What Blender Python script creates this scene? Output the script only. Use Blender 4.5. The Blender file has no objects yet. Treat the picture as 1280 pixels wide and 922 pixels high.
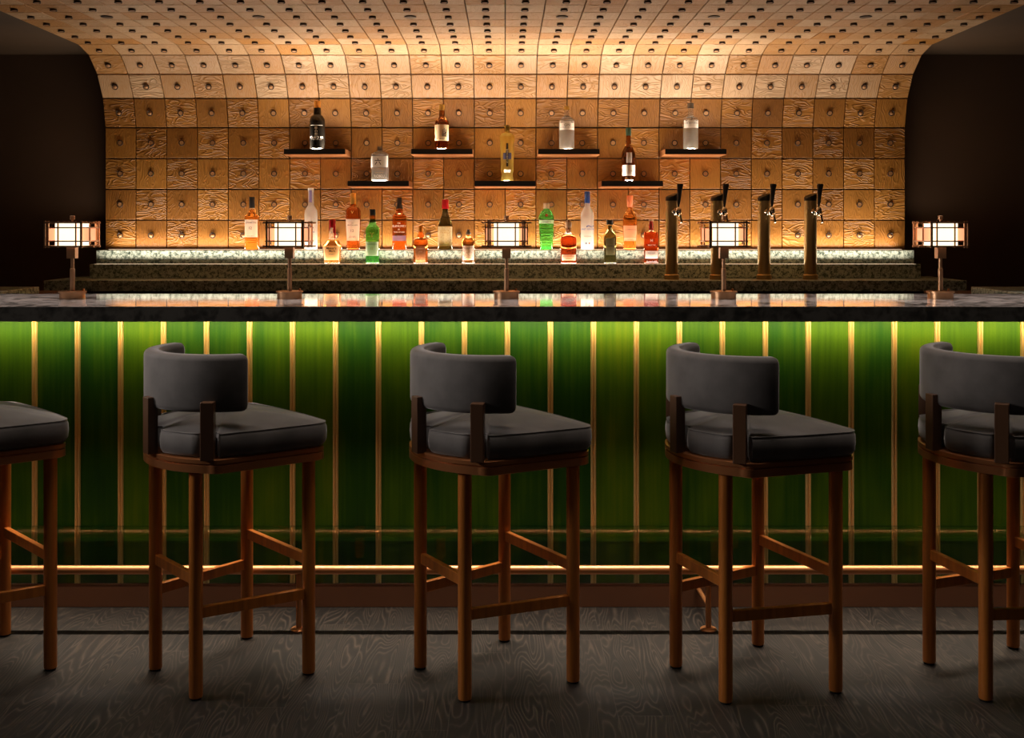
import bpy, bmesh, math, random
from mathutils import Vector, Matrix
PI = math.pi
random.seed(7)
COL = bpy.context.scene.collection
SC = bpy.context.scene
# ------------------------------------------------------------ camera, world, lights, exposure
F, X0, YH, ZC = 1390.0, 631.5, 285.0, 1.318      # focal length in px, vanishing point, eye height
def W(px, py, D):                                # pixel at depth D -> world point
    return Vector(((px - X0) * D / F, D, ZC - (py - YH) * D / F))
cam_d = bpy.data.cameras.new('camera'); cam = bpy.data.objects.new('camera', cam_d); COL.objects.link(cam)
cam.location = (0, 0, ZC); cam.rotation_euler = (PI / 2, 0, 0)
cam_d.sensor_width = 36; cam_d.sensor_fit = 'HORIZONTAL'; cam_d.lens = 36 * F / 1280
cam_d.shift_x = (640 - X0) / 1280; cam_d.shift_y = -(461 - YH) / 1280
cam_d.clip_start = 0.05
SC.camera = cam
w = bpy.data.worlds.new('world'); SC.world = w; w.use_nodes = True
w.node_tree.nodes['Background'].inputs[0].default_value = (1.0, 0.86, 0.70, 1)
w.node_tree.nodes['Background'].inputs[1].default_value = 0.010
SC.view_settings.view_transform = 'Standard'; SC.view_settings.look = 'None'
SC.view_settings.gamma = 1; SC.view_settings.exposure = 0.0
try: SC.view_settings.use_curve_mapping = False
except Exception: pass
def area(name, loc, sx, sy, power, color, direction=(0, 0, -1), spread=180, shadow=True):
    l = bpy.data.lights.new(name, 'AREA'); l.shape = 'RECTANGLE'; l.size = sx; l.size_y = sy
    l.energy = power; l.color = color; l.spread = math.radians(spread)
    o = bpy.data.objects.new(name, l); COL.objects.link(o); o.location = loc
    d = Vector(direction).normalized()
    if abs(d.z) > .999: o.rotation_euler = (0, 0, 0) if d.z < 0 else (PI, 0, 0)
    else: o.rotation_euler = d.to_track_quat('-Z', 'Y').to_euler()
    return o
WARM = (1.0, 0.83, 0.67)
# strip lights set in the stone steps, shining up the drawer wall
area('step_strip_light_upper', (0, 6.022, 1.2055), 4.26, .04, 27, WARM, (0, -.12, 1), 172)
area('step_strip_light_lower', (0, 5.824, 1.1335), 4.26, .045, 21, WARM, (0, -.14, 1), 168)
# strip light under the bar top, grazing the green front
area('bar_strip_light', (0, 3.80, 1.012), 4.5, .012, 8.5, (1.0, 0.84, 0.46), (0, 1.45, -1), 104)
area('bar_strip_light_down', (0, 3.745, 1.012), 4.5, .012, 14, (1.0, 0.82, 0.64), (0, -.15, -1), 52)
area('added_bar_top_light', (0, 3.88, 2.25), 4.8, .06, 19, (1.0, .88, .80), (0, 0, -1), 50)  # added unseen light from above, to brighten the worktop
# added area lights without fixtures, brightening the stools and the room
area('added_side_light', (-3.4, 2.85, 1.9), .8, .6, 5.5, (1.0, .92, .86), (1, 0, -.27), 50)
area('added_stool_light', (0, 3.05, 2.25), 4.4, .15, 7.5, (1.0, .87, .75), (0, 0.05, -1), 72)
area('added_back_light', (0.2, -0.6, 2.22), 1.2, .4, 1.2, (1.0, .85, .70), (0, .8, -.7), 120)
SHELF_LIGHT = 3.1
LAMP_EMIT = 1.7

# ------------------------------------------------------------ helpers
def link(o): COL.objects.link(o); return o
def tag(o, label=None, cat=None, group=None, kind=None):
    if label: o['label'] = label
    if cat: o['category'] = cat
    if group: o['group'] = group
    if kind: o['kind'] = kind
    return o
def empty(name, loc=(0, 0, 0), rz=0):
    o = bpy.data.objects.new(name, None); link(o); o.location = loc; o.rotation_euler = (0, 0, rz)
    o.empty_display_size = .05
    return o
def obj(name, bm, m, parent=None, smooth=None, bevel=None, loc=None, rz=None):
    me = bpy.data.meshes.new(name)
    bmesh.ops.recalc_face_normals(bm, faces=bm.faces)
    bm.to_mesh(me); bm.free()
    for mm in (m if isinstance(m, (list, tuple)) else [m]): me.materials.append(mm)
    if smooth is not None:
        for p in me.polygons: p.use_smooth = True
        me.set_sharp_from_angle(angle=math.radians(smooth))
    o = bpy.data.objects.new(name, me); link(o)
    if parent is not None: o.parent = parent
    if loc is not None: o.location = loc
    if rz is not None: o.rotation_euler = (0, 0, rz)
    if bevel:
        b = o.modifiers.new('bevel', 'BEVEL'); b.width = bevel; b.segments = 2; b.limit_method = 'ANGLE'
    return o
def bx(bm, x0, x1, y0, y1, z0, z1, M=None):
    v = [bm.verts.new((x, y, z)) for x in (x0, x1) for y in (y0, y1) for z in (z0, z1)]
    if M is not None:
        for q in v: q.co = M @ q.co
    for f in ((0, 1, 3, 2), (4, 6, 7, 5), (0, 4, 5, 1), (2, 3, 7, 6), (0, 2, 6, 4), (1, 5, 7, 3)):
        bm.faces.new([v[i] for i in f])
    return v
def box(*a):
    bm = bmesh.new(); bx(bm, *a); return bm
def rings(bm, R, closed=True, cap=True):
    """R: list of rings (lists of coords) -> skin"""
    V = [[bm.verts.new(p) for p in r] for r in R]
    n = len(V[0])
    for a, b in zip(V, V[1:]):
        for i in range(n if closed else n - 1):
            j = (i + 1) % n
            bm.faces.new((a[i], a[j], b[j], b[i]))
    if cap:
        bm.faces.new(V[0][::-1]); bm.faces.new(V[-1])
    return V
def lathe(bm, prof, seg=24, c=(0, 0, 0)):
    rings(bm, [[(c[0] + r * math.cos(2 * PI * i / seg), c[1] + r * math.sin(2 * PI * i / seg), c[2] + z) for i in range(seg)] for r, z in prof])
def tube(bm, pts, r, seg=12, closed=False):
    pts = [Vector(p) for p in pts]; n = len(pts); R = []
    for i, p in enumerate(pts):
        if closed: t = pts[(i + 1) % n] - pts[i - 1]
        else: t = pts[min(i + 1, n - 1)] - pts[max(i - 1, 0)]
        t.normalize()
        up = Vector((0, 0, 1)) if abs(t.z) < .95 else Vector((1, 0, 0))
        a = t.cross(up).normalized(); b = t.cross(a).normalized()
        R.append([p + r * (a * math.cos(2 * PI * k / seg) + b * math.sin(2 * PI * k / seg)) for k in range(seg)])
    if closed: R.append(R[0])
    rings(bm, R, cap=not closed)
    if closed: bmesh.ops.remove_doubles(bm, verts=bm.verts, dist=1e-6)

# ------------------------------------------------------------ materials
def new_mat(name):
    m = bpy.data.materials.new(name); m.use_nodes = True
    return m, m.node_tree, m.node_tree.nodes['Principled BSDF']
def mat(name, col, rough=.5, metal=0, **k):
    m, t, p = new_mat(name)
    p.inputs['Base Color'].default_value = (*col, 1); p.inputs['Roughness'].default_value = rough
    p.inputs['Metallic'].default_value = metal
    for a, b in k.items(): p.inputs[a.replace('_', ' ')].default_value = b
    return m
def N(t, typ, **k):
    n = t.nodes.new(typ)
    for a, b in k.items():
        if a.startswith('i_'): n.inputs[int(a[2:])].default_value = b
        else: setattr(n, a, b)
    return n
def L(t, a, b, ai=0, bi=0): t.links.new(a.outputs[ai], b.inputs[bi])
def ramp(t, stops):
    r = t.nodes.new('ShaderNodeValToRGB'); e = r.color_ramp.elements
    while len(e) > 1: e.remove(e[-1])
    e[0].position, e[0].color = stops[0][0], (*stops[0][1], 1)
    for p, c in stops[1:]:
        q = e.new(p); q.color = (*c, 1)
    return r
def math_n(t, op, a=None, b=None, va=None, vb=None):
    n = t.nodes.new('ShaderNodeMath'); n.operation = op
    if va is not None: n.inputs[0].default_value = va
    if vb is not None: n.inputs[1].default_value = vb
    if a is not None: t.links.new(a, n.inputs[0])
    if b is not None: t.links.new(b, n.inputs[1])
    return n.outputs[0]
def bump(t, p, src, strength, dist):
    b = t.nodes.new('ShaderNodeBump'); b.inputs['Strength'].default_value = strength; b.inputs['Distance'].default_value = dist
    t.links.new(src, b.inputs['Height']); t.links.new(b.outputs[0], p.inputs['Normal'])

def drawer_wood():
    m, t, p = new_mat('carved_oak')
    uv = N(t, 'ShaderNodeUVMap'); at = N(t, 'ShaderNodeAttribute', attribute_name='seed')
    sep = N(t, 'ShaderNodeSeparateXYZ'); L(t, at, sep, 1, 0)          # x random, y tone, z coarse (0/1)
    off = N(t, 'ShaderNodeVectorMath', operation='SCALE'); off.inputs[0].default_value = (13.1, 7.7, 3.3); L(t, sep, off, 0, 3)
    mp = N(t, 'ShaderNodeVectorMath', operation='MULTIPLY'); mp.inputs[1].default_value = (7, 21, 1); L(t, uv, mp)
    ad = N(t, 'ShaderNodeVectorMath', operation='ADD'); L(t, mp, ad); L(t, off, ad, 0, 1)
    n1 = N(t, 'ShaderNodeTexNoise'); n1.inputs['Scale'].default_value = 1; n1.inputs['Detail'].default_value = 1.2; n1.inputs['Distortion'].default_value = .4
    L(t, ad, n1)
    # contour lines = carved grain
    c = math_n(t, 'MULTIPLY', n1.outputs[0], vb=11.0); c = math_n(t, 'FRACT', c)
    c = math_n(t, 'SUBTRACT', c, vb=.5); c = math_n(t, 'ABSOLUTE', c); c = math_n(t, 'MULTIPLY', c, vb=2.0)   # triangle 0..1
    c = math_n(t, 'POWER', c, vb=2.5)
    fine = N(t, 'ShaderNodeVectorMath', operation='MULTIPLY'); fine.inputs[1].default_value = (5, 24, 1); L(t, ad, fine)
    n2 = N(t, 'ShaderNodeTexNoise'); n2.inputs['Scale'].default_value = 1; n2.inputs['Detail'].default_value = 2; L(t, fine, n2)
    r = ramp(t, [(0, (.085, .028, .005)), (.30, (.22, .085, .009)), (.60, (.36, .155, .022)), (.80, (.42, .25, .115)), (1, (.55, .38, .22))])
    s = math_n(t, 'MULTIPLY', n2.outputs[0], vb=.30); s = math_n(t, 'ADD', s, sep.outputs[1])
    cc = math_n(t, 'MULTIPLY', c, vb=-.06); s = math_n(t, 'ADD', s, cc)
    t.links.new(s, r.inputs[0]); L(t, r, p, 0, 0)
    amp = math_n(t, 'MULTIPLY', sep.outputs[2], vb=.8); amp = math_n(t, 'ADD', amp, vb=.25)
    h = math_n(t, 'MULTIPLY', c, amp); f2 = math_n(t, 'MULTIPLY', n2.outputs[0], vb=.25); h = math_n(t, 'ADD', h, f2)
    bump(t, p, h, .9, .0030)
    p.inputs['Roughness'].default_value = .5
    return m
def floor_wood():
    m, t, p = new_mat('limed_dark_oak')
    tc = N(t, 'ShaderNodeTexCoord'); sp = N(t, 'ShaderNodeSeparateXYZ'); L(t, tc, sp, 3, 0)
    px = math_n(t, 'DIVIDE', sp.outputs[0], vb=.152)
    ix = math_n(t, 'FLOOR', px); fx = math_n(t, 'FRACT', px)
    wn = N(t, 'ShaderNodeTexWhiteNoise', noise_dimensions='1D'); t.links.new(ix, wn.inputs['W'])
    yo = math_n(t, 'MULTIPLY', wn.outputs[0], vb=7.0)
    y = math_n(t, 'ADD', sp.outputs[1], yo); py = math_n(t, 'DIVIDE', y, vb=1.15)
    iy = math_n(t, 'FLOOR', py); fy = math_n(t, 'FRACT', py)
    idn = math_n(t, 'MULTIPLY', iy, vb=17.3); idn = math_n(t, 'ADD', idn, ix)
    w2 = N(t, 'ShaderNodeTexWhiteNoise', noise_dimensions='1D'); t.links.new(idn, w2.inputs['W'])
    cb = N(t, 'ShaderNodeCombineXYZ')
    gx = math_n(t, 'MULTIPLY', sp.outputs[0], vb=11.0); gy = math_n(t, 'MULTIPLY', sp.outputs[1], vb=1.5); gz = math_n(t, 'MULTIPLY', w2.outputs[0], vb=50.0)
    t.links.new(gx, cb.inputs[0]); t.links.new(gy, cb.inputs[1]); t.links.new(gz, cb.inputs[2])
    n1 = N(t, 'ShaderNodeTexNoise'); n1.inputs['Scale'].default_value = 1; n1.inputs['Detail'].default_value = 1.6; n1.inputs['Distortion'].default_value = .25; L(t, cb, n1)
    c = math_n(t, 'MULTIPLY', n1.outputs[0], vb=27.0); c = math_n(t, 'FRACT', c); c = math_n(t, 'SUBTRACT', c, vb=.5)
    c = math_n(t, 'ABSOLUTE', c); c = math_n(t, 'MULTIPLY', c, vb=2.0); line = math_n(t, 'POWER', c, vb=3.2)
    big = N(t, 'ShaderNodeTexNoise'); big.inputs['Scale'].default_value = 6; L(t, tc, big, 3, 0)
    bm_ = ramp(t, [(.35, (.40,) * 3), (.65, (1.,) * 3)]); L(t, big, bm_)
    line = math_n(t, 'MULTIPLY', line, bm_.outputs[0])
    tone = ramp(t, [(0, (.004, .0030, .0024)), (.5, (.0075, .0056, .0043)), (1, (.013, .0095, .0072))]); L(t, w2, tone)
    mx = N(t, 'ShaderNodeMix', data_type='RGBA'); L(t, tone, mx, 0, 6); mx.inputs[7].default_value = (.075, .056, .042, 1)
    ln = math_n(t, 'MULTIPLY', line, vb=.85); t.links.new(ln, mx.inputs[0])
    # plank gaps
    e1 = math_n(t, 'LESS_THAN', fx, vb=.010); e2 = math_n(t, 'LESS_THAN', fy, vb=.0018); e = math_n(t, 'MAXIMUM', e1, e2)
    mx2 = N(t, 'ShaderNodeMix', data_type='RGBA'); t.links.new(e, mx2.inputs[0]); L(t, mx, mx2, 2, 6); mx2.inputs[7].default_value = (.05, .04, .032, 1)
    L(t, mx2, p, 2, 0)
    hh = math_n(t, 'SUBTRACT', line, e); bump(t, p, hh, .25, .001)
    p.inputs['Roughness'].default_value = .55
    return m
def granite(name, light, mid, dark, rough=.15, scale=38):
    m, t, p = new_mat(name)
    tc = N(t, 'ShaderNodeTexCoord')
    a = N(t, 'ShaderNodeTexNoise'); a.inputs['Scale'].default_value = scale; a.inputs['Detail'].default_value = 8; a.inputs['Roughness'].default_value = .72; a.inputs['Distortion'].default_value = .5
    L(t, tc, a, 3, 0)
    b = N(t, 'ShaderNodeTexVoronoi'); b.inputs['Scale'].default_value = scale * 3; L(t, tc, b, 3, 0)
    s = math_n(t, 'MULTIPLY', b.outputs[0], vb=.14); s = math_n(t, 'ADD', s, a.outputs[0])
    r = ramp(t, [(.42, dark), (.52, mid), (.62, light), (.78, light)]); t.links.new(s, r.inputs[0]); L(t, r, p)
    p.inputs['Roughness'].default_value = rough
    return m
def green_panel_mat():
    m, t, p = new_mat('green_lacquered_veneer')
    tc = N(t, 'ShaderNodeTexCoord'); oi = N(t, 'ShaderNodeAttribute', attribute_name='seed'); sp = N(t, 'ShaderNodeSeparateXYZ'); L(t, oi, sp, 1, 0)
    mp = N(t, 'ShaderNodeVectorMath', operation='MULTIPLY'); mp.inputs[1].default_value = (70, 1, 2.2); L(t, tc, mp, 3, 0)
    n = N(t, 'ShaderNodeTexNoise'); n.inputs['Scale'].default_value = 1; n.inputs['Detail'].default_value = 4; L(t, mp, n)
    mp2 = N(t, 'ShaderNodeVectorMath', operation='MULTIPLY'); mp2.inputs[1].default_value = (9, 1, 3.0); L(t, tc, mp2, 3, 0)
    n3 = N(t, 'ShaderNodeTexNoise'); n3.inputs['Scale'].default_value = 1; n3.inputs['Detail'].default_value = 2; L(t, mp2, n3)
    mp3 = N(t, 'ShaderNodeVectorMath', operation='MULTIPLY'); mp3.inputs[1].default_value = (160, 1, 420); L(t, tc, mp3, 3, 0)
    n4 = N(t, 'ShaderNodeTexNoise'); n4.inputs['Scale'].default_value = 1; L(t, mp3, n4)
    s = math_n(t, 'MULTIPLY', n.outputs[0], vb=.45); s2 = math_n(t, 'MULTIPLY', n3.outputs[0], vb=.75); s = math_n(t, 'ADD', s, s2)
    s4 = math_n(t, 'MULTIPLY', n4.outputs[0], vb=.16); s = math_n(t, 'ADD', s, s4)
    s = math_n(t, 'ADD', s, sp.outputs[0]); s = math_n(t, 'SUBTRACT', s, vb=.36)
    r = ramp(t, [(0, (.003, .032, .008)), (.35, (.016, .070, .003)), (.65, (.060, .13, .002)), (1, (.15, .19, .001))]); t.links.new(s, r.inputs[0]); L(t, r, p)
    bump(t, p, n4.outputs[0], .15, .0005)
    p.inputs['Roughness'].default_value = .55; p.inputs['Specular IOR Level'].default_value = .2
    return m
def metal_mat(name, col, rough, streak=(2, 2, 90)):
    m, t, p = new_mat(name)
    tc = N(t, 'ShaderNodeTexCoord'); mp = N(t, 'ShaderNodeVectorMath', operation='MULTIPLY'); mp.inputs[1].default_value = streak; L(t, tc, mp, 3, 0)
    n = N(t, 'ShaderNodeTexNoise'); n.inputs['Scale'].default_value = 3; L(t, mp, n)
    r = N(t, 'ShaderNodeMapRange'); r.inputs[3].default_value = rough - .06; r.inputs[4].default_value = rough + .08; L(t, n, r); L(t, r, p, 0, 2)
    p.inputs['Base Color'].default_value = (*col, 1); p.inputs['Metallic'].default_value = 1
    return m
def wood_leg_mat():
    m, t, p = new_mat('copper_brown_stained_wood')
    tc = N(t, 'ShaderNodeTexCoord'); mp = N(t, 'ShaderNodeVectorMath', operation='MULTIPLY'); mp.inputs[1].default_value = (60, 60, 4); L(t, tc, mp, 3, 0)
    n = N(t, 'ShaderNodeTexNoise'); n.inputs['Scale'].default_value = 1; n.inputs['Detail'].default_value = 4; L(t, mp, n)
    r = ramp(t, [(.3, (.46, .165, .030)), (.7, (.70, .28, .055))]); L(t, n, r); L(t, r, p)
    p.inputs['Roughness'].default_value = .36; p.inputs['Metallic'].default_value = .25; p.inputs['Coat Weight'].default_value = .5; p.inputs['Coat Roughness'].default_value = .35; p.inputs['Coat Tint'].default_value = (1, .7, .4, 1)
    return m
def velvet():
    m, t, p = new_mat('charcoal_velvet')
    tc = N(t, 'ShaderNodeTexCoord'); n = N(t, 'ShaderNodeTexNoise'); n.inputs['Scale'].default_value = 9; n.inputs['Detail'].default_value = 5; L(t, tc, n, 3, 0)
    r = ramp(t, [(.3, (.055, .048, .045)), (.7, (.120, .106, .100))]); L(t, n, r); L(t, r, p)
    n2 = N(t, 'ShaderNodeTexNoise'); n2.inputs['Scale'].default_value = 600; L(t, tc, n2, 3, 0)
    bump(t, p, n2.outputs[0], .15, .0006)
    p.inputs['Roughness'].default_value = .8; p.inputs['Sheen Weight'].default_value = .8; p.inputs['Sheen Roughness'].default_value = .35
    p.inputs['Sheen Tint'].default_value = (.55, .52, .52, 1)
    return m
def wall_mat(name, c1, c2):
    m, t, p = new_mat(name)
    tc = N(t, 'ShaderNodeTexCoord'); n = N(t, 'ShaderNodeTexNoise'); n.inputs['Scale'].default_value = 1.6; n.inputs['Detail'].default_value = 5; L(t, tc, n, 3, 0)
    r = ramp(t, [(.3, c1), (.7, c2)]); L(t, n, r); L(t, r, p); p.inputs['Roughness'].default_value = .7
    return m
def glass(name, col, body=.25, rough=.03, ior=1.33):
    """tinted glass or liquid: refraction plus a little cloudiness that lets it catch the light below"""
    m, t, p = new_mat(name)
    p.inputs['Base Color'].default_value = (*col, 1); p.inputs['Transmission Weight'].default_value = 1
    p.inputs['Roughness'].default_value = rough; p.inputs['IOR'].default_value = ior
    tr = N(t, 'ShaderNodeBsdfTranslucent'); tr.inputs[0].default_value = (*col, 1)
    mx = N(t, 'ShaderNodeMixShader'); mx.inputs[0].default_value = body
    out = t.nodes['Material Output']; L(t, p, mx, 0, 1); L(t, tr, mx, 0, 2); L(t, mx, out)
    return m
def paper(name, col, deco=None):
    m, t, p = new_mat(name)
    p.inputs['Base Color'].default_value = (*col, 1); p.inputs['Roughness'].default_value = .7
    if deco:
        tc = N(t, 'ShaderNodeTexCoord'); n = N(t, 'ShaderNodeTexNoise'); n.inputs['Scale'].default_value = 110; n.inputs['Detail'].default_value = 3; L(t, tc, n, 3, 0)
        r = ramp(t, [(.52, col), (.60, deco)]); L(t, n, r); L(t, r, p)
    tr = N(t, 'ShaderNodeBsdfTranslucent'); tr.inputs[0].default_value = (*col, 1)
    mx = N(t, 'ShaderNodeMixShader'); mx.inputs[0].default_value = .5
    out = t.nodes['Material Output']; L(t, p, mx, 0, 1); L(t, tr, mx, 0, 2); L(t, mx, out)
    return m
def emit(name, col, s):
    m, t, p = new_mat(name)
    p.inputs['Base Color'].default_value = (*col, 1); p.inputs['Emission Color'].default_value = (*col, 1); p.inputs['Emission Strength'].default_value = s
    return m

M_DRAWER = drawer_wood(); M_FLOOR = floor_wood()
M_BACK = mat('dark_backing_board', (.035, .018, .008), .7)
M_STONE = granite('pale_green_granite', (.56, .64, .55), (.17, .22, .18), (.025, .042, .034), .3, 52)
M_TOP = granite('dark_granite_worktop', (.40, .35, .33), (.13, .115, .105), (.02, .018, .016), .05, 14)
M_GREEN = green_panel_mat()
M_BRASS = mat('satin_brass', (.88, .60, .24), .42, .55)
M_COPPER = mat('satin_copper', (.58, .25, .095), .38, .7)
M_BRONZE = mat('bronze_knob', (.035, .018, .009), .50, .1)
M_KNOBFACE = mat('knob_face', (.40, .20, .08), .45, .2)
M_LAMPMETAL = metal_mat('bronze_lamp_metal', (.55, .32, .18), .32)
M_TAP = mat('aged_brass_column', (.50, .34, .13), .38, .75)
M_CHROME = mat('chrome', (.75, .70, .62), .12, 1)
M_BLACK = mat('black_handle', (.012, .011, .010), .3)
M_LEG = wood_leg_mat(); M_FRAME = mat('polished_copper_brown_frame', (.52, .20, .075), .28, .7); M_VELVET = velvet()
M_DARKWOOD = mat('dark_walnut_post', (.085, .038, .018), .35)
M_PLINTH = wall_mat('copper_brown_plinth', (.10, .035, .012), (.15, .055, .02))
M_SHELF = mat('black_shelf_edge', (.010, .008, .007), .45)
M_WALL = wall_mat('dark_brown_wall', (.075, .040, .020), (.10, .055, .028))
M_CEIL = wall_mat('dark_brown_ceiling', (.045, .026, .012), (.085, .048, .022))
M_RUBBER = mat('black_foot_pad', (.01, .01, .01), .8)
M_ACRYL = mat('clear_kick_panel', (.80, .86, .80), .02, 0, Transmission_Weight=1.0, IOR=1.45)
M_DIFF = emit('opal_glass_lit', (1.0, .80, .55), LAMP_EMIT)
M_AMBERDIFF = emit('amber_glass_lit', (1.0, .44, .22), .9)
M_STRIPGLASS = emit('lit_strip_cover', (1.0, .80, .55), .5)

# ------------------------------------------------------------ setting
YW = 6.07                                        # face of the drawer wall
struct = lambda name, bm, m: tag(obj(name, bm, m), kind='structure')
struct('floor', box(-4, 4, -2.5, 6.3, -.05, 0), M_FLOOR)
struct('wall_back', box(-4, 4, 6.14, 6.3, 0, 2.6), M_WALL)
struct('wall_left', box(-4.1, -4, -2.5, 6.3, 0, 2.6), M_WALL)
struct('wall_right', box(4, 4.1, -2.5, 6.3, 0, 2.6), M_WALL)
struct('ceiling', box(-4, 4, -2.5, 6.3, 2.275, 2.40), M_CEIL)

# ------------------------------------------------------------ drawer wall
P = .168; NX = 26
dw = empty('apothecary_drawer_wall', (0, YW, 0))
tag(dw, 'curving oak wall of small square drawer fronts behind the bar', 'drawer wall')
# section polyline of rows, from the stone step up the wall, round the curve, out along the ceiling (y measured from YW, towards room negative)
sec = [(0, 1.194), (0, 1.362), (0, 1.530), (0, 1.698), (0, 1.866)]
sec += [(6.03 - YW, 2.021), (5.946 - YW, 2.140), (5.825 - YW, 2.224), (5.680 - YW, 2.2555)]
y = 5.680 - YW
while y > -2.6: y -= P; sec.append((y, 2.2555))
bm = bmesh.new()                                  # curved backing board
off = .014
outer = []
for i, (yy, zz) in enumerate(sec):
    a = Vector(sec[max(i - 1, 0)]); b = Vector(sec[min(i + 1, len(sec) - 1)]); tdir = (b - a).normalized(); nrm = Vector((tdir.y, -tdir.x))   # away from room
    outer.append((yy + nrm.x * off, zz + nrm.y * off, nrm))
for (a, b) in zip(outer, outer[1:]):
    v = []
    for x in (-2.184, 2.184):
        for (yy, zz, nn) in (a, b):
            for k in (0, .012): v.append(bm.verts.new((x, yy + nn.x * k, zz + nn.y * k * .3 if False else zz + nn.y * min(k, .004))))
    for f in ((0, 1, 3, 2), (4, 6, 7, 5), (0, 4, 5, 1), (2, 3, 7, 6), (0, 2, 6, 4), (1, 5, 7, 3)): bm.faces.new([v[i] for i in f])
obj('backing_board', bm, M_BACK, dw)
def drawer_geom(bm, uvl, sdl, ox, c, t, n, h, seed):
    """one drawer front: centre c (y,z), row direction t, normal n into the room, half height h"""
    hx = P / 2 - .0022; hh = h - .0030; T = .013
    def pt(u, v, w): return Vector((ox + u, c.x + t.x * v + n.x * w, c.y + t.y * v + n.y * w))
    e = .0016
    R = [(hx, hh, -T), (hx, hh, -e), (hx - e, hh - e, 0)]
    V = []; UV = {}
    for (a, b, wz) in R:
        r = []
        for su, sv in ((-1, -1), (1, -1), (1, 1), (-1, 1)):
            q = bm.verts.new(pt(su * a, sv * b, wz)); UV[q] = (su * a, sv * b); r.append(q)
        V.append(r)
    fs = []
    for a, b in zip(V, V[1:]):
        for i in range(4): fs.append(bm.faces.new((a[i], a[(i + 1) % 4], b[(i + 1) % 4], b[i])))
    fs.append(bm.faces.new(V[-1])); fs.append(bm.faces.new(V[0][::-1]))
    for f in fs:
        f[sdl] = Vector(seed)
        for lp in f.loops:
            u, v = UV[lp.vert]
            lp[uvl].uv = (u, v) if seed[2] > .4 else (v, u)
def knob_geom(bm, ox, c, n):
    t = Vector((-n.y, n.x)); seg = 16
    prof = [(.0150, 0), (.0145, .003), (.0162, .007), (.0162, .0095), (.0148, .0105), (.0130, .0103), (.0124, .0060), (.0116, .0060), (.0112, .0090)]
    R = []
    for r, w in prof:
        R.append([Vector((ox + r * math.cos(2 * PI * i / seg), c.x + t.x * r * math.sin(2 * PI * i / seg) + n.x * w, c.y + t.y * r * math.sin(2 * PI * i / seg) + n.y * w)) for i in range(seg)])
    s = len(bm.faces); rings(bm, R); bm.faces.ensure_lookup_table()
    fs = list(bm.faces)[s:]
    for i, f in enumerate(fs): f.material_index = 1 if (i >= 7 * seg and i < 8 * seg) or i == len(fs) - 1 else 0; f.smooth = True
    return fs
kb = bmesh.new(); knob_geom(kb, 0, Vector((0, 0)), Vector((-1, 0)))
knob_me = None
rest = bmesh.new(); r_uv = rest.loops.layers.uv.new('UVMap'); r_sd = rest.faces.layers.float_vector.new('seed')
count = 0
for ri, (a, b) in enumerate(zip(sec, sec[1:])):
    a2, b2 = Vector(a), Vector(b); c = (a2 + b2) / 2; t = (b2 - a2).normalized(); n = Vector((-t.y, t.x)); h = (b2 - a2).length / 2
    for ci in range(NX):
        ox = (ci + .5) * P - 13 * P
        coarse = (ri + ci) % 2 == 0
        tone = (random.uniform(.12, .42) if ri < 5 else random.uniform(.46, .74)) + (.04 if coarse else 0)  # upper curve and ceiling rows paler, light on them put into wood colour
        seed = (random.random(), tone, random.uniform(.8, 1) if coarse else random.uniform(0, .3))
        own = ri in (1, 2, 3) or (ri == 4 and 2 <= ci < 24)
        if own:
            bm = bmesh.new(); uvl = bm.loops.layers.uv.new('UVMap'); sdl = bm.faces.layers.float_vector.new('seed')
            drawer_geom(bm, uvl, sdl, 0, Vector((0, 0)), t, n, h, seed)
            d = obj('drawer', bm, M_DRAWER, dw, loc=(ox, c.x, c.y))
            if knob_me is None:
                ko = obj('knob', kb, [M_BRONZE, M_KNOBFACE], d, smooth=40); knob_me = ko.data
            else:
                ko = bpy.data.objects.new('knob', knob_me); link(ko); ko.parent = d
            if ri == 4: ko.rotation_euler = (math.atan2(-t.x, t.y) , 0, 0)
            count += 1
        else:
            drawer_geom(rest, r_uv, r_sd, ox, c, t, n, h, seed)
            if not (ri == 12 and ci in (2, 6, 10, 14, 18, 22)):
                for f in knob_geom(rest, ox, c, n): f.material_index += 1
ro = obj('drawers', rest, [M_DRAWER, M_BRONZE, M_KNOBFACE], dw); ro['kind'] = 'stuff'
# recessed downlights sitting in place of six knobs
r12 = (Vector(sec[12]) + Vector(sec[13])) / 2
for ci in (2, 6, 10, 14, 18, 22):
    bm = bmesh.new(); lathe(bm, [(.012, -.002), (.026, -.002), (.027, 0.001), (.012, .004)], 20, ((ci + .5) * P - 13 * P, r12.x, r12.y - .003))
    obj('recessed_spotlight', bm, M_BLACK, dw, smooth=40)

# ------------------------------------------------------------ back counter with two lit stone steps
bc = empty('back_counter', (0, 5.8, 0))
tag(bc, 'grey green granite back counter below the lit stone bottle steps, carrying the tap towers', 'counter')
def lbox(x0, x1, D0, D1, z0, z1): return box(x0, x1, D0 - 5.8, D1 - 5.8, z0, z1)
us = empty('stone_bottle_step', (0, 5.9, 1.057)); tag(us, 'upper brightly lit pale granite step holding the back row of bottles', 'stone step')
obj('stone', box(-2.17, 2.17, 0, .155, 0, .144), M_STONE, us, bevel=.003)
obj('light_strip', box(-2.14, 2.14, .100, .144, .1425, .1475), M_STRIPGLASS, us)
ls = empty('stone_bottle_step', (0, 5.79, 1.057)); tag(ls, 'lower dim granite step holding the front row of bottles', 'stone step')
obj('stone', box(-2.165, 2.165, 0, .1095, 0, .073), M_STONE, ls, bevel=.003)
obj('light_strip', box(-2.14, 2.14, .003, .060, .0715, .0742), M_STRIPGLASS, ls)
obj('stone_ledge', lbox(-2.30, 2.30, 5.54, 6.055, 1.003, 1.057), M_STONE, bc, bevel=.003)
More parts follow.
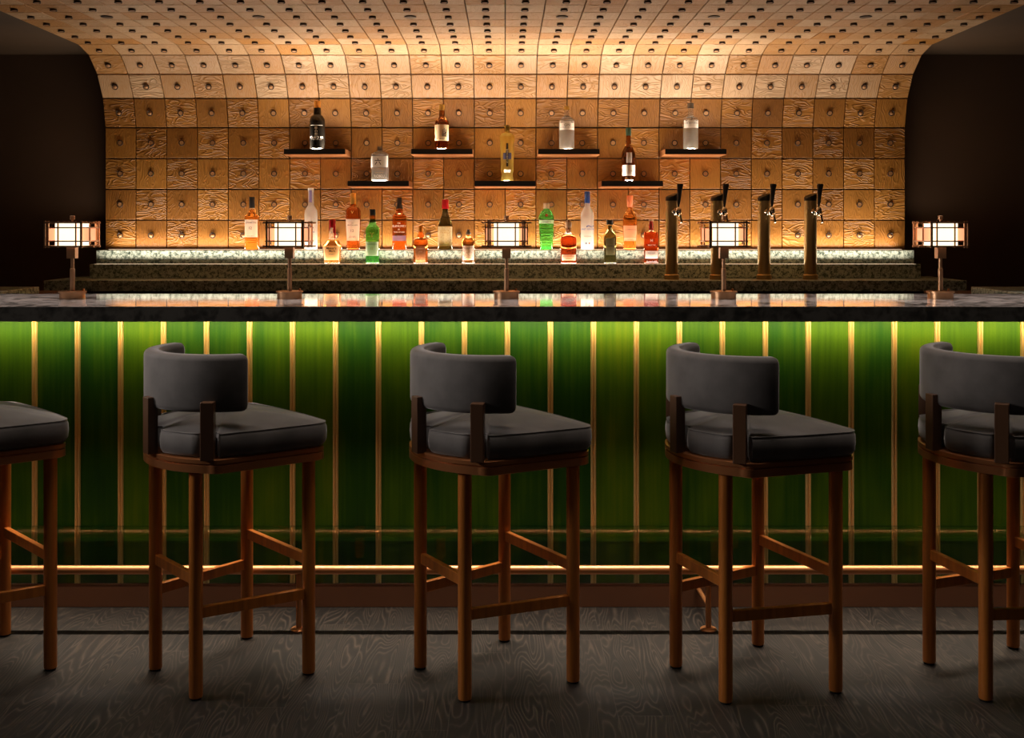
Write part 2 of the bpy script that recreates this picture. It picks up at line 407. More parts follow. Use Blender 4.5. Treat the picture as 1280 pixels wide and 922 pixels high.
obj('base_cabinet', lbox(-2.26, 2.26, 5.62, 6.08, 0.0, 1.003), M_PLINTH, bc)

# ------------------------------------------------------------ main bar
YP = 3.88
bar = empty('bar_counter', (0, YP, 0))
tag(bar, 'green panelled bar front with thin brass strips and brown plinth', 'bar')
obj('carcass', box(-2.62, 2.62, .012, .30, .0, 1.020), M_BACK, bar)
S0 = (634.3 - X0) * YP / F; SP = 53.72 * YP / F
gm_ = [('panel')]
for k in range(-17, 18):
    x = S0 + k * SP
    bm = bmesh.new()
    for (xa, xb) in ((-.0092, -.0012), (.0016, .0092)):
        n_ = 8
        R = []
        for z in (.0814, 1.018):
            R.append([(x + (xa + xb) / 2 - (xb - xa) / 2 * math.cos(PI * i / n_), -.0065 * math.sin(PI * i / n_) ** .5, z) for i in range(n_ + 1)])
        rings(bm, R, closed=True)
    bx(bm, x - .0098, x + .0098, 0, .012, .0814, 1.018)
    obj('brass_strip', bm, M_BRASS, bar, smooth=50)
    if k < 17:
        bm = bmesh.new(); sd = bm.faces.layers.float_vector.new('seed')
        bx(bm, x + .0100, x + SP - .0100, 0.001, .012, .0814, 1.018)
        s = random.uniform(.0, .34)
        for f in bm.faces: f[sd] = Vector((s, 0, 0))
        obj('green_panel', bm, M_GREEN, bar)
obj('plinth', box(-2.55, 2.55, -.012, .012, 0.0, .0814), M_PLINTH, bar, bevel=.002)
obj('kick_panel', box(-2.55, 2.55, -.0135, -.0085, .083, .2823), M_ACRYL, bar)
obj('light_profile', box(-2.3, 2.3, -.145, -.068, 1.0135, 1.0215), M_BRASS, bar)

M_EDGE_SHADE = granite('shaded_granite_edge', (.040, .037, .033), (.020, .018, .016), (.008, .008, .007), .35, 16)  # darker copy of the worktop granite, shade on the front edge as colour
wt = empty('bar_worktop', (0, 3.86, 1.022))
obj('slab', box(-2.62, 2.62, -.339, .345, 0, .048), M_TOP, wt, bevel=.002)
obj('edge_shade_band', box(-2.62, 2.62, -.3405, -.339, 0, .0475), M_EDGE_SHADE, wt)
tag(wt, 'long polished dark granite bar top carrying the lantern lamps', 'worktop')
for sx, side in ((-1, 'left'), (1, 'right')):
    e = empty('side_counter', (sx * 2.3, 4.6, 0))
    tag(e, 'granite topped side counter behind the %s end of the bar' % side, 'counter', None)
    a, b = sorted((sx * 1.977 - sx * 2.3, sx * 2.62 - sx * 2.3))
    obj('worktop', box(a, b, -.395, .12, 1.034, 1.07), M_STONE, e, bevel=.003)
    a, b = sorted((sx * 1.985 - sx * 2.3, sx * 2.60 - sx * 2.3))
    obj('base_cabinet', box(a, b, -.395, .10, 0, 1.034), M_PLINTH, e)
    a, b = sorted((sx * 1.977 - sx * 2.3, sx * 2.60 - sx * 2.3)); 
    obj('copper_bench', box(a, b, .12, .38, 0, 1.036), M_PLINTH, e)
    a, b = sorted((sx * 1.89 - sx * 2.3, sx * 2.60 - sx * 2.3))
    obj('end_panel', box(a, b, .38, .42, 0, 1.036), M_PLINTH, e)

# foot rail
fr = empty('foot_rail', (0, 3.65, 0)); tag(fr, 'copper foot rail running along the base of the green bar', 'foot rail')
bm = bmesh.new(); tube(bm, [(-2.5 + .5 * i, 0, .197) for i in range(11)], .0145, 20); obj('rail', bm, M_COPPER, fr, smooth=50)
for x in (-2.02, -.677, .667, 2.01):
    bm = bmesh.new(); lathe(bm, [(.0095, 0.006), (.0095, .185)], 16, (x, 0, 0)); po = obj('post', bm, M_COPPER, fr, smooth=50)
    bm = bmesh.new(); lathe(bm, [(.027, 0), (.027, .004), (.024, .007), (.012, .009)], 20, (x, 0, 0)); obj('flange', bm, M_COPPER, po, smooth=40)
    bm = bmesh.new(); tube(bm, [(x, .0, .080), (x, .217, .072)], .0075, 12); obj('brace', bm, M_COPPER, po, smooth=50)

# ------------------------------------------------------------ wall shelves
def shelf(px, upper, label):
    ztop, zbot = (1.735, 1.706) if upper else (1.567, 1.537)
    X = (px - X0) * 5.86 / F; Wd = .1612; D0, D1 = 5.86, YW
    e = empty('wall_shelf', (X, YW, zbot)); tag(e, label, 'shelf', 'bottle shelves on the drawer wall')
    H = ztop - zbot; y0, y1 = D0 - YW, -.0005
    bm = bmesh.new()
    sl0, sl1 = y0 + .010, y0 + .026        # open light slot
    bx(bm, -Wd, Wd, y0, sl0, .002, H); bx(bm, -Wd, Wd, sl1, y1, .002, H)
    bx(bm, -Wd, -Wd + .012, sl0, sl1, .002, H); bx(bm, Wd - .012, Wd, sl0, sl1, .002, H)
    bmesh.ops.remove_doubles(bm, verts=bm.verts, dist=1e-5)
    obj('tray', bm, M_SHELF, e)
    bm = bmesh.new()                       # copper underside, bevelled outwards to the back
    rings(bm, [[(-Wd, y0, .002), (Wd, y0, .002), (Wd, y1, .002), (-Wd, y1, .002)], [(-Wd, y0, 0), (Wd, y0, 0), (Wd, y1, 0), (-Wd, y1, 0)]])
    obj('copper_underside', bm, M_COPPER, e)
    for s in (-1, 1):
        a, b = sorted((s * Wd, s * (Wd + .002)))
        obj('copper_end_cap', box(a, b, y0 + .002, y1, 0, H), M_COPPER, e)
    area('shelf_strip_light', (X, YW + (sl0 + sl1) / 2, zbot + H - .006), .29, .012, SHELF_LIGHT, WARM, (0, -.08, 1), 128)
SH = [(393, 1, 'upper black shelf holding the black bottle with orange cap'), (552.3, 1, 'upper black shelf holding the amber whisky bottle with cream label'),
      (711.2, 1, 'upper black shelf under the clear bottle with yellow stopper'), (870, 1, 'upper black shelf above the tap towers, under a clear bottle'),
      (472.7, 0, 'lower black shelf holding the square clear bottle with white label'), (631.5, 0, 'lower black shelf holding the fluted yellow liqueur bottle'),
      (790.5, 0, 'lower black shelf holding the dark bottle with green cap')]
for s in SH: shelf(*s)

# ------------------------------------------------------------ bottles
def sect(r, ang, q, ratio, n=5.0):
    c, s = math.cos(ang), math.sin(ang)
    x1, y1 = r * c, r * s
    k = (abs(c) ** n + abs(s) ** n) ** (-1 / n); x2, y2 = r * c * k, r * s * k * ratio
    return x1 * (1 - q) + x2 * q, y1 * (1 - q) + y2 * q
def front_y(x, r, q, ratio, n=5.0):
    u = min(abs(x) / r, .999)
    y1 = r * math.sqrt(1 - u * u); y2 = r * ratio * (1 - u ** n) ** (1 / n)
    return -(y1 * (1 - q) + y2 * q)
FONT_CACHE = {}
def text_mesh(s, h, bold=0):
    cu = bpy.data.curves.new('txt', 'FONT'); cu.body = s; cu.size = 1; cu.align_x = 'CENTER'; cu.align_y = 'CENTER'; cu.resolution_u = 2; cu.offset = bold; cu.space_line = .85
    o = bpy.data.objects.new('txt', cu); link(o)
    dg = bpy.context.evaluated_depsgraph_get(); dg.update()
    me = bpy.data.meshes.new_from_object(o.evaluated_get(dg))
    bpy.data.objects.remove(o); bpy.data.curves.remove(cu)
    if not me.vertices: return None
    ys = [v.co.y for v in me.vertices]; xs = [v.co.x for v in me.vertices]
    k = h / max(max(ys) - min(ys), .01)
    cx, cy = (max(xs) + min(xs)) / 2, (max(ys) + min(ys)) / 2
    for v in me.vertices: v.co = Vector(((v.co.x - cx) * k, 0, (v.co.y - cy) * k))
    return me
def bottle(name, px, base, D, prof, mats, fill, caps, labels, texts, label, cat='bottle', ratio=.8, q=0.0, seg=40):
    """prof: (radius px, height px[, squareness]); caps: (prof, material, name); labels: (halfwidth fraction, h0, h1, material, name); texts: (string, height px, centre px height, material)"""
    k = D / F
    e = empty(name, ((px - X0) * k, D, base)); tag(e, label, cat, None)
    P_ = [(p[0] * k, p[1] * k, (p[2] if len(p) > 2 else q)) for p in prof]
    # smooth the profile a little
    def rad(z):
        for a, b in zip(P_, P_[1:]):
            if a[1] <= z <= b[1] and b[1] > a[1]:
                f = (z - a[1]) / (b[1] - a[1]); return a[0] + (b[0] - a[0]) * f, a[2] + (b[2] - a[2]) * f
        return P_[-1][0], P_[-1][2]
    bm = bmesh.new()
    R = []; zs = []
    pts = [(P_[0][0] * .82, 0.0, P_[0][2])] + [(P_[0][0], min(1.2 * k, P_[1][1] * .5), P_[0][2])] + P_[1:]
    for (r, z, qq) in pts:
        R.append([(*sect(r, 2 * PI * i / seg, qq, ratio), z) for i in range(seg)]); zs.append(z)
    rings(bm, R)
    for f in bm.faces:
        if f.calc_center_median().z > fill * k: f.material_index = 1
    obj('glass_body', bm, list(mats), e, smooth=38)
    for cp, cm, cn in caps:
        bm = bmesh.new(); lathe(bm, [(r * k, z * k) for r, z in cp], 24); obj(cn, bm, cm, e, smooth=38)
    for (hw, h0, h1, lm, ln) in labels:
        bm = bmesh.new(); nx, nz = 18, 4; g = []
        for j in range(nz + 1):
            z = (h0 + (h1 - h0) * j / nz) * k; r, qq = rad(z); row = []
            for i in range(nx + 1):
                x = hw * r * math.sin((i / nx * 2 - 1) * PI / 2)
                row.append(bm.verts.new((x, front_y(x, r, qq, ratio) - .0007, z)))
            g.append(row)
        for j in range(nz):
            for i in range(nx): bm.faces.new((g[j][i], g[j][i + 1], g[j + 1][i + 1], g[j + 1][i]))
        obj(ln, bm, lm, e, smooth=60)
    for tx in texts:
        s, h, zc_, tm = tx[:4]; dx = tx[4] if len(tx) > 4 else 0
        me = text_mesh(s, h * k, .01)
        if me is None: continue
        for v in me.vertices:
            z = v.co.z + zc_ * k; r, qq = rad(z); x = v.co.x + dx * k
            v.co = Vector((x, front_y(x, r, qq, ratio) - .0013, z))
        me.materials.append(tm); me.name = 'lettering'
        o = bpy.data.objects.new('lettering', me); link(o); o.parent = e
    return e
AMBER = glass('amber_spirit', (.88, .40, .09), .08); DAMBER = glass('deep_amber_spirit', (.62, .19, .035), .06)
BROWN = glass('brown_glass', (.42, .17, .04), .08); RED = glass('red_brown_spirit', (.48, .08, .02), .07)
CLEAR = glass('clear_glass', (.97, .97, .93), .08, .02, 1.30); CLEARL = glass('clear_spirit', (.96, .96, .90), .28, .10, 1.33)
GREEN = glass('green_glass', (.10, .42, .07), .08); LGREEN = glass('bright_green_glass', (.14, .66, .16), .12)
OLIVE = glass('dark_olive_glass', (.12, .10, .03), .06); YELL = glass('yellow_liqueur', (1.0, .86, .34), .30, .05, 1.25)
FROST = glass('frosted_glass', (.80, .80, .77), .5, .45)
BLACKG = mat('black_glass', (.012, .011, .009), .2)
WHITE = paper('white_label', (.90, .86, .78)); CREAM = paper('cream_label', (.93, .78, .46)); PINKL = paper('peach_label', (.95, .55, .36))
VINE = paper('ornate_cream_label', (.93, .80, .52), (.72, .50, .22)); ORNW = paper('ornate_grey_label', (.85, .80, .76), (.45, .38, .33)); OLVL = paper('olive_label', (.36, .33, .20), (.25, .22, .12))
BRNL = paper('brown_label', (.42, .24, .13), (.60, .42, .28)); VIOL = paper('violet_label', (.32, .27, .55)); SILV = paper('silver_band', (.70, .68, .55)); NAVY = paper('navy_emblem', (.06, .06, .14))
BLKL = mat('black_print', (.02, .018, .016), .6); GOLDP = mat('gold_print', (.75, .50, .18), .4); WPRINT = mat('white_print', (.9, .88, .84), .5); GREYP = mat('grey_print', (.25, .23, .21), .6); BLUEP = mat('blue_print', (.12, .22, .55), .6)
REDC = mat('red_wax', (.55, .01, .02), .35); BLKC = mat('black_cap', (.02, .02, .02), .4); GOLDC = mat('gold_cap', (.85, .52, .12), .35, .6); ORNGC = mat('orange_copper_cap', (.85, .33, .05), .35, .3)
BLUEC = mat('blue_foil', (.03, .09, .38), .35); GRNC = mat('green_cap', (.06, .16, .12), .5); CORK = mat('cork', (.30, .14, .06), .7); SALM = mat('salmon_cap', (.90, .33, .16), .4); WOODC = mat('pale_wood_cap', (.62, .45, .32), .5); REDF = mat('red_foil', (.48, .03, .02), .35); PEWT = mat('pewter_cap', (.30, .27, .24), .3, .7)

DBk, DFr = 5.99, 5.848           # back row, front row on the two steps
zB, zF = 1.2024, 1.1314
cyl = lambda r, a, b: [(r * .93, a), (r, a + .4), (r, b - .5), (r * .9, b)]
# -- shelf bottles
DS, zU, zL = 5.905, 1.735, 1.567
bottle('gin_bottle', 396.7, zU, DS, [(9.3, 0), (9.5, 35), (9.0, 38), (7.0, 41.5), (4.8, 43.5), (4.3, 52)], (BLACKG, BLACKG), 99,
       [([(4.1, 52), (4.1, 60), (3.6, 60.6)], ORNGC, 'cap')], [(.80, 29.2, 30, WPRINT, 'label_line')],
       [('\u5b63', 3.8, 26.3, WPRINT), ('\u306e', 3.0, 22.4, WPRINT), ('\u7f8e', 4.0, 18.6, WPRINT), ('KI NO BI', 3.0, 14.6, WPRINT), ('KYOTO DRY GIN', 1.2, 12, WPRINT)], 'black bottle with orange cap and white print on the upper left shelf')
bottle('gin_bottle', 475, zL, DS, [(10.6, 0, 1), (10.8, 32, 1), (10.2, 34, 1), (6.5, 36.5, .3), (4.2, 37.2, 0), (3.0, 38, 0), (3.0, 43, 0)], (CLEARL, CLEAR), 35,
       [([(3.3, 38.5), (3.4, 42.5), (3.1, 43.2)], PEWT, 'cap')], [(.97, 17, 31, WHITE, 'label')],
       [('\u516d', 8, 24, BLKL, -1.5), ('ROKU', 3.5, 6, WPRINT), ('JAPANESE CRAFT GIN', 1.0, 10, GOLDP)], 'square shouldered clear bottle with white label on a lower shelf', ratio=.85)
bottle('whisky_bottle', 552.4, zU, DS, [(8.8, 0), (9.0, 32), (8.2, 35.5), (5.0, 38.5), (3.6, 41), (3.4, 52)], (DAMBER, BROWN), 37,
       [([(3.6, 49), (3.6, 55.5), (3.2, 56)], GOLDC, 'cap')], [(.96, 10.5, 30.5, CREAM, 'label')],
       [('\u5c71\n\u5d0e', 11, 20.5, BLKL, 3.5), ('THE YAMAZAKI', 1.2, 13, BLKL, -2)], 'amber whisky bottle with cream label and brush writing on an upper shelf', q=.4)
bottle('liqueur_bottle', 634, zL, DS, [(8.0, 0), (7.6, 3), (6.8, 8), (7.8, 14), (8.2, 30), (8.5, 48), (9.2, 53), (9.4, 56), (7.0, 59.5), (3.4, 60.5), (2.8, 64), (4.0, 69)], (YELL, YELL), 99,
       [([(1.8, 63), (1.8, 70)], BLKC, 'stopper')], [(.62, 27, 35, NAVY, 'label'), (.16, 18, 47, BLKL, 'label_band'), (.55, 10.5, 14, WHITE, 'lower_label')],
       [('ST\nG\nE\nR\nM\nA\nI\nN', 17, 31, WPRINT)], 'tall fluted yellow liqueur bottle on the middle shelf', q=0)
bottle('gin_bottle', 708.4, zU, DS, [(9.0, 0), (9.5, 3), (9.6, 34), (8.8, 37), (6.0, 40), (3.6, 41.5), (3.0, 43), (3.0, 50)], (CLEARL, CLEAR), 36,
       [([(3.3, 49.5), (3.3, 53.5), (2.2, 54.2)], GOLDC, 'stopper')], [(.93, 24, 35, WHITE, 'label')],
       [('GIN', 3.2, 30, GREYP), ('DISTILLED & BOTTLED', 1.2, 27, GREYP)], 'clear gin bottle with yellow stopper on an upper shelf', q=.2)
bottle('whisky_bottle', 785.6, zL, DS, [(8.4, 0), (8.7, 30), (8.3, 36), (6.0, 41), (3.9, 44.5), (3.3, 47), (3.4, 50), (2.9, 52), (2.9, 57)], (BROWN, BROWN), 38,
       [([(3.3, 57), (3.3, 66), (3.0, 66.6)], GRNC, 'cap')], [(.93, 6.5, 20, WHITE, 'label'), (.40, 22.5, 35.5, WHITE, 'upper_label')],
       [('16', 2.4, 12.5, GREYP, 3), ('SINGLE MALT', 1.2, 3.6, GOLDP)], 'dark brown bottle with green cap and white label on the lower right shelf')
bottle('gin_bottle', 863.3, zU, DS, [(9.0, 0), (9.3, 3), (9.3, 36), (8.6, 39), (4.5, 40.8), (3.2, 42.5), (3.1, 52)], (CLEARL, CLEAR), 37,
       [([(3.8, 51.5), (3.8, 57.5), (3.4, 58)], PEWT, 'cap')], [(.95, 26.5, 36.5, WHITE, 'label')],
       [('THE BOTANIST', 1.9, 32.5, GREYP)], 'clear gin bottle with grey cap on the right upper shelf above the taps', q=.2)
# -- back row on the upper step
bottle('whisky_bottle', 315.0, zB, DBk, [(8.6, 0), (9.0, 3), (9.0, 39), (8.6, 42), (5.5, 45), (4.8, 47), (3.4, 50), (3.2, 56)], (AMBER, CLEAR), 49,
       [([(3.4, 52), (3.4, 65), (3.1, 65.7)], BLKC, 'cap')], [(.90, 15.5, 37.5, WHITE, 'label')],
       [('BOWMORE', 2.0, 33.5, GREYP), ('12', 3.2, 27, BLKL), ('SINGLE MALT', 1.0, 17, GREYP)], 'amber bottle with white label and black cap, leftmost on the stone steps', q=.2)
bottle('vodka_bottle', 388.7, zB, DBk, [(7.9, 0), (8.1, 44), (7.6, 49), (5.2, 53), (3.6, 55.5), (3.4, 70), (3.7, 76)], (FROST, FROST), 99,
       [([(3.5, 73), (3.8, 76.5), (3.3, 77)], WPRINT, 'cap')], [(.5, 59, 74, VIOL, 'neck_print')],
       [('BELVEDERE', 1.6, 22, BLUEP), ('VODKA', 1.3, 18, BLUEP), ('*', 6, 29, GREYP)], 'tall frosted white bottle partly behind the second lantern lamp')
bottle('whisky_bottle', 441.6, zB, DBk, [(8.0, 0), (8.1, 10), (9.5, 38), (9.3, 48), (8.0, 51.5), (4.2, 54), (3.5, 58), (3.5, 62)], (DAMBER, DAMBER), 99,
       [([(3.7, 56), (3.6, 70), (3.2, 70.6)], GOLDC, 'cap')], [(.93, 11, 38, WHITE, 'label')],
       [('V', 3.6, 46.5, GOLDP), ('THE', 1.0, 33, GREYP), ('MACALLAN', 1.7, 30.6, GREYP), ('12', 3.4, 23.6, GREYP), ('HIGHLAND\nSINGLE MALT', 2.4, 16, GREYP)], 'amber bottle with tall gold cap and large white label', ratio=.85)
bottle('whisky_bottle', 499.3, zB, DBk, [(8.5, 0), (8.9, 3), (9.0, 38), (8.6, 42), (5.2, 45), (4.4, 48), (4.6, 49.5), (3.8, 51)], (DAMBER, DAMBER), 99,
       [([(4.6, 51), (3.9, 53), (3.1, 58), (2.9, 64.5), (2.5, 65)], BLKC, 'cap')], [(.93, 11, 17.5, VIOL, 'label'), (.6, 46, 47, REDF, 'neck_band')],
       [('THE', 1.6, 33, WPRINT), ('GLENLIVET', 2.6, 29.4, WPRINT), ('18', 2.0, 25.2, WPRINT), ('YEARS OF AGE', 1.5, 22, WPRINT)], 'red amber bottle with white writing, violet label and black cap')
bottle('vermouth_bottle', 556.5, zB, DBk, [(8.6, 0), (9.1, 3), (9.2, 29), (7.4, 36), (4.4, 43), (3.4, 48), (3.4, 52)], (OLIVE, OLIVE), 99,
       [([(4.2, 51), (4.1, 62), (3.7, 62.6)], REDC, 'cap')], [(.97, 4.7, 28.5, VINE, 'label'), (.9, 28.5, 29, GOLDP, 'label_edge')],
       [('ANTICA\nFORMULA', 4.5, 22.5, GOLDP)], 'dark wine style bottle with red cap and ornate cream label')
bottle('gin_bottle', 683.0, zB, DBk, [(7.6, 0), (8.6, 12), (9.4, 34), (9.6, 38), (8.8, 43), (6.0, 48), (3.9, 50), (3.6, 53)], (LGREEN, LGREEN), 99,
       [([(3.9, 51), (4.0, 57.5), (3.6, 58.2)], WOODC, 'cap')], [(.96, 32.5, 37, SILV, 'label')],
       [('Tanqueray', 2.4, 34.8, GREYP), ('\u25cf', 3.5, 43, REDF)], 'bright green fluted bottle with silver band and pale cap')
bottle('vodka_bottle', 734.1, zB, DBk, [(8.0, 0), (8.1, 42), (7.8, 46), (5.2, 51), (3.5, 54), (3.2, 60)], (FROST, FROST), 99,
       [([(3.5, 58), (3.4, 72), (3.0, 72.6)], BLUEC, 'foil_cap')], [],
       [('GREY GOOSE', 2.0, 25.5, BLUEP), ('~', 3.0, 29, BLUEP, 3), ('VODKA', 1.8, 16.5, GREYP), ('\u25a0', 2, 8, BLUEP, -2), ('\u25a0', 2, 8, REDC, 2)], 'tall frosted white bottle with blue foil cap')
bottle('whisky_bottle', 787.3, zB, DBk, [(7.6, 0), (7.6, 9), (8.6, 22), (8.8, 36), (7.6, 43), (4.8, 48.5), (3.1, 51), (2.9, 54)], (AMBER, AMBER), 99,
       [([(3.1, 53), (3.2, 54.5), (3.3, 55), (4.0, 67), (3.6, 67.6)], SALM, 'cap')], [(.95, 14.8, 30, PINKL, 'label'), (.95, 10.8, 14.8, WHITE, 'lower_label')],
       [('GLENMORANGIE', 1.3, 25, GREYP), ('ORIGINAL', 1.2, 12.7, GREYP)], 'round shouldered amber bottle with peach label and salmon cap')
# -- front row on the lower step
bottle('bourbon_bottle', 415.5, zF, DFr, [(9.6, 0, .9), (11.2, 20, .9), (11.4, 23, .8), (8.5, 28.5, .4), (4.2, 30.5, 0), (4.0, 34, 0), (3.7, 46, 0)], (AMBER, CLEAR), 31.5,
       [([(4.0, 45), (4.0, 54.5), (3.5, 55.2)], REDC, 'wax_cap')], [(.90, 4.8, 22.5, CREAM, 'label')],
       [("Maker's", 3.0, 19.5, BLKL), ('Mark', 2.6, 16, BLKL, 1), ('WHISKY', 1.3, 12, GREYP)], 'squat flared amber bottle with dripping red wax cap', ratio=.75)
for (dx, z0) in ((3.4, 31), (2.0, 38), (-3.0, 41)):
    bm = bmesh.new(); kk = DFr / F; tube(bm, [(dx * kk, -3.0 * kk + abs(dx) * .2 * kk, z0 * kk), (dx * kk, -3.0 * kk + abs(dx) * .2 * kk, 46 * kk)], .9 * kk, 8)
    obj('wax_drip', bm, REDC, bpy.data.objects['bourbon_bottle'], smooth=60)
bottle('whisky_bottle', 465.7, zF, DFr, [(8.2, 0, .8), (8.5, 41, .8), (8.0, 45, .6), (4.6, 49, .1), (4.0, 52, 0), (3.4, 56, 0)], (GREEN, GREEN), 99,
       [([(3.8, 51.5), (3.6, 60)], BROWN, 'neck_foil'), ([(3.7, 60), (3.7, 67.5), (3.2, 68)], BLKC, 'cap')], [(.95, 10, 27.5, WHITE, 'label')],
       [('GLENFIDDICH', 1.4, 24.4, GREYP), ('12', 2.6, 19, GOLDP), ('Y', 6, 36, GOLDP)], 'three sided green bottle with white label and dark cap', ratio=.85)
bottle('liqueur_bottle', 526.0, zF, DFr, [(8.8, 0, 1), (9.0, 27, 1), (8.4, 30, .9), (4.4, 32, 0), (3.6, 36, 0), (2.6, 39, 0), (2.5, 42, 0)], (DAMBER, DAMBER), 99,
       [([(2.7, 40), (2.7, 47), (2.4, 47.4)], ORNGC, 'cap')], [(.70, 2.5, 22, BRNL, 'label')],
       [('COINTREAU', 1.3, 19, WPRINT), ('LIQUEUR', 1.0, 15, WPRINT)], 'short square brown liqueur bottle with orange cap')
bottle('gin_bottle', 585.5, zF, DFr, [(8.0, 0), (8.3, 2), (8.3, 27), (7.4, 30.5), (4.0, 32), (2.9, 34), (2.5, 38)], (BROWN, AMBER), 24,
       [([(2.9, 36), (3.2, 37.5), (2.9, 39), (1.9, 39.5), (1.8, 42.5)], PEWT, 'stopper')], [(.86, 4.5, 22.5, ORNW, 'label')],
       [('MONKEY 47', 1.5, 19.5, GREYP), ('DRY GIN', 1.2, 8, GREYP)], 'small brown apothecary bottle with ornate pale label')
bottle('cognac_bottle', 710.6, zF, DFr, [(9.8, 0, .7), (10.2, 30, .7), (9.4, 34, .6), (6.0, 37, .3), (3.4, 38.5, 0), (3.2, 48, 0)], (RED, CLEAR), 36.5,
       [([(2.4, 39), (2.4, 45)], CORK, 'cork'), ([(4.0, 45), (4.1, 51), (3.7, 52)], WOODC, 'cap'), ([(2.8, 52), (2.8, 54)], CORK, 'cap_top')], [(.86, 4.2, 11.5, WHITE, 'label')],
       [('\u25c9', 7, 21, BROWN), ('BOTTLED IN BOND', 1.2, 9.3, GREYP), ('RESERVE', 1.4, 6.3, GREYP)], 'squat red amber bottle with clear neck and small white label', ratio=.8)
bottle('liqueur_bottle', 762.4, zF, DFr, [(7.6, 0, .8), (7.9, 33, .8), (7.0, 37, .5), (3.6, 41.5, 0), (2.7, 44, 0), (2.6, 48, 0)], (OLIVE, OLIVE), 99,
       [([(4.2, 48.5), (4.3, 54), (3.8, 54.6)], BLKC, 'stopper')], [(.72, 11, 32, OLVL, 'label')],
       [('TEQUILA', 1.8, 22, BLKL)], 'dark olive square bottle with wide black stopper', ratio=.9)
bottle('cognac_bottle', 813.9, zF, DFr, [(8.8, 0, 1), (9.0, 36, 1), (8.6, 39, 1), (4.0, 40.2, 0), (3.0, 41, 0), (3.0, 50, 0)], (RED, CLEAR), 40,
       [([(2.2, 42), (2.2, 54)], REDF, 'stopper'), ([(3.1, 53), (3.1, 55)], WOODC, 'cap_top')], [(.88, 6.5, 16, WHITE, 'label'), (.85, 22, 24.5, BROWN, 'band')],
       [('M', 3.5, 29, WPRINT), ('MARTIN', 1.8, 23.2, WPRINT), ('V.S.O.P', 2.0, 13, GREYP)], 'rectangular red brown bottle with red stopper beside the first tap tower', ratio=.5)

# ------------------------------------------------------------ beer taps
def tap(px, label):
    D = 5.67; e = empty('beer_tap', ((px - X0) * D / F, D, 1.057), math.radians(22)); tag(e, label, 'beer tap', 'tap towers on the back counter')
    r = .0315
    bm = bmesh.new(); seg = 32
    ring0 = [(r * math.cos(2 * PI * i / seg), r * math.sin(2 * PI * i / seg), .010) for i in range(seg)]
    ring1 = [(x, y_, .400) for x, y_, _ in ring0]
    rings(bm, [ring0, ring1]); obj('column', bm, M_TAP, e, smooth=40)
    bm = bmesh.new(); t1 = [(x * 1.01, y_ * 1.01, .400) for x, y_, _ in ring0]; t2 = [(x * 1.01, y_ * 1.01, .424 + x * .35) for x, y_, _ in ring0]; t3 = [(x * .9, y_ * .9, .429 + x * .33) for x, y_, _ in ring0]
    rings(bm, [t1, t2, t3]); obj('cap', bm, M_BLACK, e, smooth=40)
    bm = bmesh.new(); lathe(bm, [(.038, 0), (.038, .022), (.034, .026)], 32); obj('collar', bm, M_TAP, e, smooth=40)
    bm = bmesh.new(); tube(bm, [(0, -.028, .345), (0, -.060, .345)], .011, 14); lathe(bm, [(.006, -.022), (.014, -.016), (.017, 0), (.014, .014), (.007, .022)], 18, (0, -.066, .345))
    tube(bm, [(0, -.066, .340), (0, -.088, .325), (0, -.094, .288)], .0065, 12)
    obj('faucet', bm, M_CHROME, e, smooth=45)
    bm = bmesh.new(); tube(bm, [(0, -.030, .345), (0, -.040, .345)], .018, 18); obj('shank_collar', bm, M_CHROME, e, smooth=45)
    bm = bmesh.new(); tilt = Matrix.Translation((0, -.066, .367)) @ Matrix.Rotation(math.radians(5), 4, 'Y')
    R = []
    for rr, z in [(.0045, 0), (.006, .012), (.0075, .02), (.0125, .085), (.0165, .112), (.015, .117)]:
        R.append([tilt @ Vector((rr * math.cos(2 * PI * i / 16), rr * math.sin(2 * PI * i / 16), z)) for i in range(16)])
    rings(bm, R); obj('handle', bm, M_BLACK, e, smooth=45)
tap(839.6, 'dark brass tap tower with black handle nearest the bottles')
tap(896.3, 'dark brass tap tower behind the fourth lantern lamp')
tap(955.0, 'dark brass tap tower, third from the bottles')
tap(1013.0, 'dark brass tap tower farthest from the bottles')

